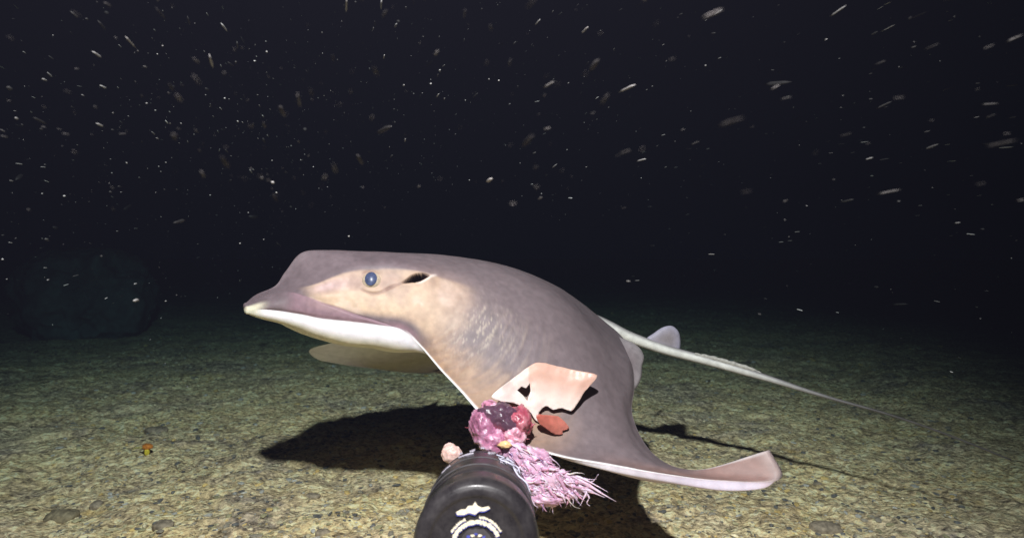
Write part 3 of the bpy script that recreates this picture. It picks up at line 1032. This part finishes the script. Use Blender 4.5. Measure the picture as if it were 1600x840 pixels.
def flap_depth(x, y):
    return .706 + .00010 * (x - 770) + .010 * math.sin((x - 780) / 55.0) - .0002 * (y - 600)


def flap_col(x, y):  # peach skin; its overexposed lower left is painted whiter
    t = max(0, min(1, (x - 800 - (y - 567) * .2) / 110.0))
    s = max(0, min(1, (y - 585 - .25 * (x - 840)) / 40.0))
    base = np.array([.56, .34, .27]) * (1 - s) + np.array([.74, .60, .55]) * s
    if x < 825: base = base * .35 + np.array([.74, .62, .58]) * .65
    return base


bait_flap = sheet('fish_flap', flap_poly, flap_hole, flap_depth, .007, flap_col, m_flap)
tag(bait_flap, 'pale peach flap of fish skin standing up from the bait', 'bait')

red_poly = poly_smooth([(838, 648), (856, 648), (872, 650), (884, 660), (889, 669), (880, 672), (878, 678), (866, 677), (852, 668), (842, 660)], 3, .5)
rs = sheet('fish_scrap', red_poly, None, lambda x, y: .696 + .0003 * (x - 850), .007, lambda x, y: np.array([.42, .12, .09]) + (x - 850) * .004 * np.array([1, .5, .4]), m_flesh)
tag(rs, 'raw red scrap of flesh hanging under the pale peach flap', 'bait')


def lump(name, c, radii, seed, rough, color_fn, sub=4, crater=None, mat=None, parent=None, basis=None):
    bm = bmesh.new(); bmesh.ops.create_icosphere(bm, subdivisions=sub, radius=1)
    u_ = np.array([x.co[:] for x in bm.verts]); f = [[w.index for w in x.verts] for x in bm.faces]; bm.free()
    n = fbm(u_ * 2.2 + seed, 4, seed, .55)
    v = u_ * (1 + rough * n)[:, None]
    cr = np.zeros(len(u_))
    if crater is not None:
        cdv = np.array(crater[:3], float); cdv /= np.linalg.norm(cdv)
        cr = sstep(crater[3], 1.0, u_ @ cdv + .06 * fbm(u_ * 4, 3, seed + 3))
        v = v * (1 - crater[4] * cr)[:, None]
    cols = color_fn(u_, n, cr)
    v = v * np.array(radii)
    B = np.stack([RGT, FWD, UPV]) if basis is None else basis
    return link_mesh(name, v @ B + np.asarray(c), f, mat or m_flesh, parent, colors=np.clip(cols, 0, 1))


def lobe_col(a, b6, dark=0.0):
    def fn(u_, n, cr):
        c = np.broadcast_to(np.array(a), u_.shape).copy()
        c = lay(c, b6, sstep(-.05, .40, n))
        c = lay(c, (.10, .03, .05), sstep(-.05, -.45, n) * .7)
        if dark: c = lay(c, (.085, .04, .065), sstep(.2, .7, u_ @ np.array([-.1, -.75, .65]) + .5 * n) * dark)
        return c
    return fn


meat = empty('meat_chunk', atb(783, 690, .683))
tag(meat, 'ragged pink and dark crimson chunk of raw meat on the canister end', 'bait')
for i, (px, py, d, a, dpt, b5, rot, cl) in enumerate((
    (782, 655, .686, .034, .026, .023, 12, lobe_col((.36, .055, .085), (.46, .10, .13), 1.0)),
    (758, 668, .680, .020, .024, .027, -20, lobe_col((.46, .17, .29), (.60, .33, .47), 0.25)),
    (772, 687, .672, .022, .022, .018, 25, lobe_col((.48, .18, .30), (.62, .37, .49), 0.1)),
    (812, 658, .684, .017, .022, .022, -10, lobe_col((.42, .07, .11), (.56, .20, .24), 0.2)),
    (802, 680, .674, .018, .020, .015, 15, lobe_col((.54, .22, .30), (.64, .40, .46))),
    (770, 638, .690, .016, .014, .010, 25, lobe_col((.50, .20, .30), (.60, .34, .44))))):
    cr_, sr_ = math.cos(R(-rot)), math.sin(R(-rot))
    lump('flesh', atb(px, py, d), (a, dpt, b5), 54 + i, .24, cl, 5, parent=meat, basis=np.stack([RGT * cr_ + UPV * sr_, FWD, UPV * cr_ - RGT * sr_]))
yb = lump('fat_scrap', atb(789, 694, .655), (.009, .006, .0050), 9, .35, lambda u_, n, cr: np.broadcast_to(np.array([.66, .44, .22]), u_.shape) * (1 + .4 * n)[:, None], 3)
tag(yb, 'small yellow scrap of fat below the crimson meat chunk', 'bait')
pb = lump('flesh_scrap', atb(706, 709, .655), (.0125, .009, .0145), 14, .30, lambda u_, n, cr: np.broadcast_to(np.array([.70, .47, .42]), u_.shape) * (1 + .3 * n)[:, None], 4,
          basis=np.stack([RGT * .8 + UPV * .6, FWD, UPV * .8 - RGT * .6]))
tag(pb, 'small pale pink scrap of flesh left of the canister rim', 'bait')

# shredded flesh hanging to the right of the canister
sh = empty('shredded_bait', atb(850, 735, .66))
tag(sh, 'lilac pink shredded flesh trailing right of the canister', 'bait')


def shred_col(u_, n, cr):
    c = np.broadcast_to(np.array([.52, .29, .42]), u_.shape).copy()
    c = lay(c, (.68, .45, .57), sstep(.0, .4, n))
    c = lay(c, (.36, .18, .28), sstep(-.10, -.5, n) * .7)
    return c


SHL = [(800, 699, .664, .016, .013, 40), (818, 716, .660, .021, .014, 42), (838, 736, .655, .025, .017, 44), (858, 748, .652, .025, .016, 46), (836, 758, .650, .018, .013, 41), (878, 754, .652, .019, .011, 48),
       (852, 777, .648, .022, .008, 10), (846, 716, .660, .016, .010, 40)]
for i, (px, py, d, a, b5, rot) in enumerate(SHL):
    cr_, sr_ = math.cos(R(-rot)), math.sin(R(-rot))
    lump('flesh', atb(px, py, d), (a * 1.10, .010, b5 * 1.15), 31 + i, .42, shred_col, 4, parent=sh, basis=np.stack([RGT * cr_ + UPV * sr_, FWD, UPV * cr_ - RGT * sr_]))

Vs, Fs, Cs = [], [], []


def strand(P, r0, r1, col, sides=6, flat=.5, belly=.3):
    n = len(P)
    base = sum(len(x) for x in Vs)
    t = np.linspace(0, 1, n)
    rad = (r0 * (1 - t) + r1 * t) * (.55 + .45 * np.sin(np.pi * np.clip(t * 1.1 + .12, 0, 1))) * (1 + .25 * np.array([rnd.uniform(-1, 1) for _ in range(n)]))
    v, f = tube(P, rad, sides, flat)
    Vs.append(np.array(v)); Fs.extend([tuple(base + i for i in q) for q in f])
    sh_ = np.array([rnd.uniform(.8, 1.12) for _ in range(n)])
    Cs.append(np.repeat(np.asarray(col)[None] * sh_[:, None], sides, 0))


PALE, PINK, VIOLET, CREAM = (.72, .50, .63), (.62, .31, .45), (.36, .22, .44), (.76, .62, .58)
for i in range(560):
    px, py, d, a, b5, rot = rnd.choice(SHL[:6] + SHL[2:4])
    w = a / (d * BD) * F_PX
    u1, u2 = rnd.uniform(-.95, .8), rnd.gauss(0, .55)
    ca_, sa_ = math.cos(R(rot)), math.sin(R(rot))
    qx, qy = px + w * u1 * ca_ - w * .62 * u2 * sa_, py + w * u1 * sa_ + w * .62 * u2 * ca_
    if qx < 792 or qy < 688: continue
    q = atb(qx, qy, d) - FWD * rnd.uniform(.004, .0115)
    thin = i % 5 > 1
    ln = rnd.uniform(.012, .026) if thin else rnd.uniform(.010, .024)
    ang = R(-rot + rnd.gauss(0, 15)) if rnd.random() < .82 else R(rnd.uniform(-100, 0))
    P = [q]
    for s_ in range(7):
        ang += R(rnd.gauss(0, 14))
        q = q + (RGT * math.cos(ang) + UPV * math.sin(ang) + FWD * rnd.gauss(0.05, .20)) * ln / 7
        P.append(q)
    pick = rnd.random()
    col = PALE if pick < .55 else PINK if pick < .76 else VIOLET if pick < .84 else CREAM
    if not thin: col = PALE if pick < .6 else PINK
    strand(P, rnd.uniform(.0006, .0013) if thin else rnd.uniform(.0016, .0036), .0004, col, 5 if thin else 6)
mV, mF, mC = Vs, Fs, Cs
Vs, Fs, Cs = [], [], []
for i in range(70):
    a = rnd.uniform(0, 6.28); rr = rnd.uniform(.55, 1.0)
    qx, qy = 784 + 44 * rr * math.cos(a), 668 + 34 * rr * math.sin(a)
    q = atb(qx, qy, .668 + .012 * rr)
    ang = -a + R(rnd.gauss(90, 50)); ln = rnd.uniform(.006, .016)
    P = [q]
    for s_ in range(5):
        ang += R(rnd.gauss(0, 18))
        q = q + (RGT * math.cos(ang) + UPV * math.sin(ang) + FWD * rnd.gauss(.05, .25)) * ln / 5
        P.append(q)
    strand(P, rnd.uniform(.0010, .0026), .0004, rnd.choice(((.52, .16, .22), (.66, .40, .50), (.60, .30, .38), (.36, .06, .10))))
mfib = link_mesh('fibres', np.concatenate(Vs), Fs, m_flesh, meat, colors=np.clip(np.concatenate(Cs), 0, 1))
mfib['kind'] = 'stuff'
Vs, Fs, Cs = mV, mF, mC
# loose ragged ends
for (pts, r) in (([(890, 745, .650), (915, 755, .648), (940, 770, .645), (963, 783, .642)], .0042), ([(880, 740, .650), (905, 745, .648), (930, 757, .644), (950, 768, .640)], .0026),
                 ([(893, 758, .648), (915, 768, .646), (912, 778, .642), (906, 790, .640)], .0036), ([(900, 758, .648), (925, 768, .645), (946, 777, .642)], .0036),
                 ([(898, 742, .650), (918, 748, .65), (932, 748, .648)], .0013), ([(905, 752, .65), (925, 752, .648), (935, 740, .645)], .0010),
                 ([(870, 765, .646), (880, 776, .642), (884, 786, .640)], .0042), ([(905, 760, .646), (920, 775, .644), (917, 785, .642), (922, 790, .64)], .0018),
                 ([(830, 772, .65), (838, 786, .645), (850, 789, .645), (866, 787, .645), (882, 780, .645)], .0036), ([(880, 752, .646), (905, 762, .645), (928, 768, .644)], .0048),
                 ([(872, 738, .650), (895, 744, .648), (915, 756, .646)], .0046)):
    P, _ = catmull(np.array([atb(*p) for p in pts]), 5)
    strand(P, r, .0004, PALE, 7, .6)
fib = link_mesh('fibres', np.concatenate(Vs), Fs, m_flesh, sh, colors=np.clip(np.concatenate(Cs), 0, 1))
fib['kind'] = 'stuff'

# ================================================================== ORANGE SPONGE on the seabed
g = ground_at(229, 716); g[2] = float(seabed_z(np.array([g[0]]), np.array([g[1]]))[0])
spg = empty('sponge', g)
tag(spg, 'tiny orange and yellow sponge on the open seabed at left', 'sponge')
m_or = plain_mat('orange_sponge', (.62, .20, .03), .7, .3, 300, .4, .5, .001)
m_ye = plain_mat('yellow_sponge_base', (.66, .50, .04), .7, .3, 300, .4, .5, .001)
m_st = plain_mat('pale_algae_blade', (.50, .42, .12), .7, .3, 300, .4, .3)
lump('cup', g + np.array([.002, 0, .021]), (.012, .009, .008), 3, .35, lambda u_, n, cr: np.ones_like(u_), 3, (0, 0, 1, .6, .4), m_or, spg, np.eye(3))
lump('stalk', g + np.array([.002, -.001, .008]), (.006, .006, .010), 6, .3, lambda u_, n, cr: np.ones_like(u_), 3, None, m_ye, spg, np.eye(3))
P, _ = catmull(np.array([g + np.array(q) for q in ((0, 0, .012), (-.012, .002, .016), (-.026, .003, .017), (-.036, .002, .013))]), 5)
v, f = tube(P, np.linspace(.0026, .0008, len(P)), 7)
link_mesh('blade', v, f, m_st, spg)

# ================================================================== DRIFTING PARTICLES
flow = at(560, 410, 1.0) - CAM; flow /= np.linalg.norm(flow)
m_snow = plain_mat('marine_snow', (.20, .195, .19), .7, .3, 500, .3, .2)
m_snow2 = attr_mat('fine_marine_snow', .7, .2, noise_scale=500, noise_amt=.2, bump=0.0)


def fleck_mesh(length, rad, seed):
    rr = np.random.default_rng(seed)
    v = ICO_V * (1 + .4 * (rr.random((12, 1)) - .5)) * np.array([rad, rad * .8, length * .5])
    return v


def orient_fleck(v, c, jit):
    z = flow + np.array([rnd.gauss(0, jit), rnd.gauss(0, jit), rnd.gauss(0, jit)])
    return oriented(v, c, z, (0.1, 0, 1))


# the flecks that stand out (image place, depth, length and radius in millimetres)
BIG = [(204, 66, .55, 16, 1.1), (156, 195, .6, 9, 1.6), (38, 82, .8, 7, 1.2), (541, 10, .55, 16, 1.2), (426, 285, .62, 5, 2.6), (432, 301, .8, 4, 1.8), (765, 281, .55, 9, 2.6), (545, 369, .75, 3, 1.8),
       (470, 250, .9, 5, 1.3), (388, 332, .9, 4, 1.4), (375, 380, .8, 2.6, 1.7), (412, 374, .8, 2.5, 1.2), (764, 124, .8, 5, 1.3), (600, 89, .8, 6, 1.3), (684, 149, .8, 7, 1.2), (633, 219, .75, 7, 1.2),
       (914, 47, .6, 15, 1.3), (1388, 44, .8, 24, 1.3), (840, 35, .7, 11, 1.0), (1111, 397, .9, 10, 1.3), (995, 438, 1.0, 9, 1.0), (1350, 222, .95, 17, 1.1), (1245, 362, 1.1, 12, 1.1), (1002, 250, .75, 16, 1.7),
       (212, 469, .62, 8, 2.6), (212, 443, .8, 6, 1.8), (259, 470, .8, 4, 1.5), (283, 193, .8, 5, 1.2), (358, 155, .9, 4, 1.0), (248, 260, .9, 2.4, 1.3), (68, 261, .8, 9, 1.1), (1124, 91, .9, 7, 1.0),
       (888, 130, .9, 5, 1.0), (1036, 211, .95, 7, 1.0), (1220, 378, 1.1, 12, 1.0), (73, 373, .9, 8, 1.1), (71, 418, .9, 6, 1.1), (1480, 226, 1.1, 12, 1.0), (1438, 321, 1.1, 10, 1.1), (980, 138, .55, 22, 1.6),
       (330, 96, .5, 14, 1.6), (1310, 17, .6, 22, 1.4)]
NOTED = {(545, 369): 'bright tiny speck floating just above the forehead of the ray', (765, 281): 'stubby pale fleck floating high above the back of the ray',
         (426, 285): 'round blurred grey fleck, upper one of a close pair above the snout', (432, 301): 'small round fleck just under the round blurred grey fleck',
         (1388, 44): 'long pale streaked fleck near the top right corner', (541, 10): 'upright streaked fleck cut by the top edge of the picture',
         (204, 66): 'long slanting fleck in the upper left of the dark water', (1111, 397): 'short bright level fleck above the tail fin',
         (212, 469): 'stubby pale fleck in front of the boulder at left', (914, 47): 'thick slanting fleck at the top right of centre'}
extra = []
for i, (px, py, d, ln, rad) in enumerate(BIG):
    c = at(px, py, d)
    far_off = math.hypot(px - 560, py - 410) / F_PX
    stretch = ln * 0.001 * min(3.0, 1 / max(.25, far_off))
    cdir = flow
    v = orient_fleck(fleck_mesh(stretch if ln > 5 else ln * .001, rad * .001 * .80, 100 + i), c * 0, .05)
    if (px, py) not in NOTED:
        extra.append(v + c)
        continue
    o = link_mesh('drifting_particle', v, ICO_F, m_snow)
    o.location = tuple(c)
    tag(o, NOTED[(px, py)], 'particle', 'larger flecks of marine snow')

NP_ = 5200
vv, ff, vc = [], [], []
for i in range(NP_):
    near_f = rnd.random() < .07
    d = rnd.uniform(.24, .5) if near_f else rnd.uniform(.55, 3.0)
    px = rnd.gauss(480, 300) if rnd.random() < .45 else rnd.uniform(-150, 1750)
    py = rnd.gauss(170, 170) if rnd.random() < .8 else rnd.uniform(-60, 640)
    if rnd.random() < .10: px, py = rnd.gauss(400, 70), rnd.gauss(300, 120)
    if near_f and py > 330: continue
    p = at(px, py, d)
    if p[2] < .06: continue
    q = (p - A0) @ hd
    if -.05 < q < .75 and abs((p - A0) @ NRM) < .45 and p[2] < .56: continue
    if d < .85 and py > 520: continue
    alb = .03 + .36 * rnd.random() ** 2.2
    if p[1] < 1.0:          # keep flecks out of the beam that falls on the ray
        e_ = np.array(LAMP_POS) + (p - np.array(LAMP_POS)) * (1.0 / max(p[1], .05))
        if -.55 < e_[0] < .5 and .1 < e_[2] < .62: continue
    rad = .00036 + .0012 * rnd.random() ** 3
    if near_f: rad *= .6; alb *= .35
    if rnd.random() < .09:
        rad *= rnd.uniform(2.0, 4.0); alb = rnd.uniform(.006, .022)
    ln = rad * (rnd.uniform(12, 24) if near_f else rnd.choice((2, 4, 7, 12, 18)))
    vv.append(orient_fleck(fleck_mesh(ln, rad, i), p, .12)); ff.append(ICO_F + 12 * (len(vv) - 1)); vc.append(np.full((12, 3), alb))
for v in extra:
    vv.append(v); ff.append(ICO_F + 12 * (len(vv) - 1)); vc.append(np.full((12, 3), .2))
snow = link_mesh('marine_snow', np.concatenate(vv), np.concatenate(ff), m_snow2, colors=np.concatenate(vc))
tag(snow, 'fine pale specks of marine snow filling the dark water', 'marine snow', kind='stuff')

# ================================================================== THE WATER (haze)
hz_v = [(x, y, z) for z in (-1.2, 2.2) for y in (-3.0, 14.0) for x in (-11, 11)]
hz_f = [(0, 2, 3, 1), (4, 5, 7, 6), (0, 1, 5, 4), (2, 6, 7, 3), (0, 4, 6, 2), (1, 3, 7, 5)]
m_hz = bpy.data.materials.new('sea_water'); m_hz.use_nodes = True
nt = m_hz.node_tree
nt.nodes.remove(nt.nodes['Principled BSDF'])
pv = node(nt, 'ShaderNodeVolumePrincipled')
pv.inputs['Color'].default_value = (0.036, 0.038, 0.060, 1)
pv.inputs['Density'].default_value = 0.24
pv.inputs['Absorption Color'].default_value = (0.030, 0.50, 0.58, 1)
pv.inputs['Anisotropy'].default_value = 0.3
nt.links.new(pv.outputs[0], nt.nodes['Material Output'].inputs['Volume'])
hz = link_mesh('haze', hz_v, hz_f, m_hz, smooth=False)
tag(hz, 'dark blue green sea water', 'water', kind='stuff')
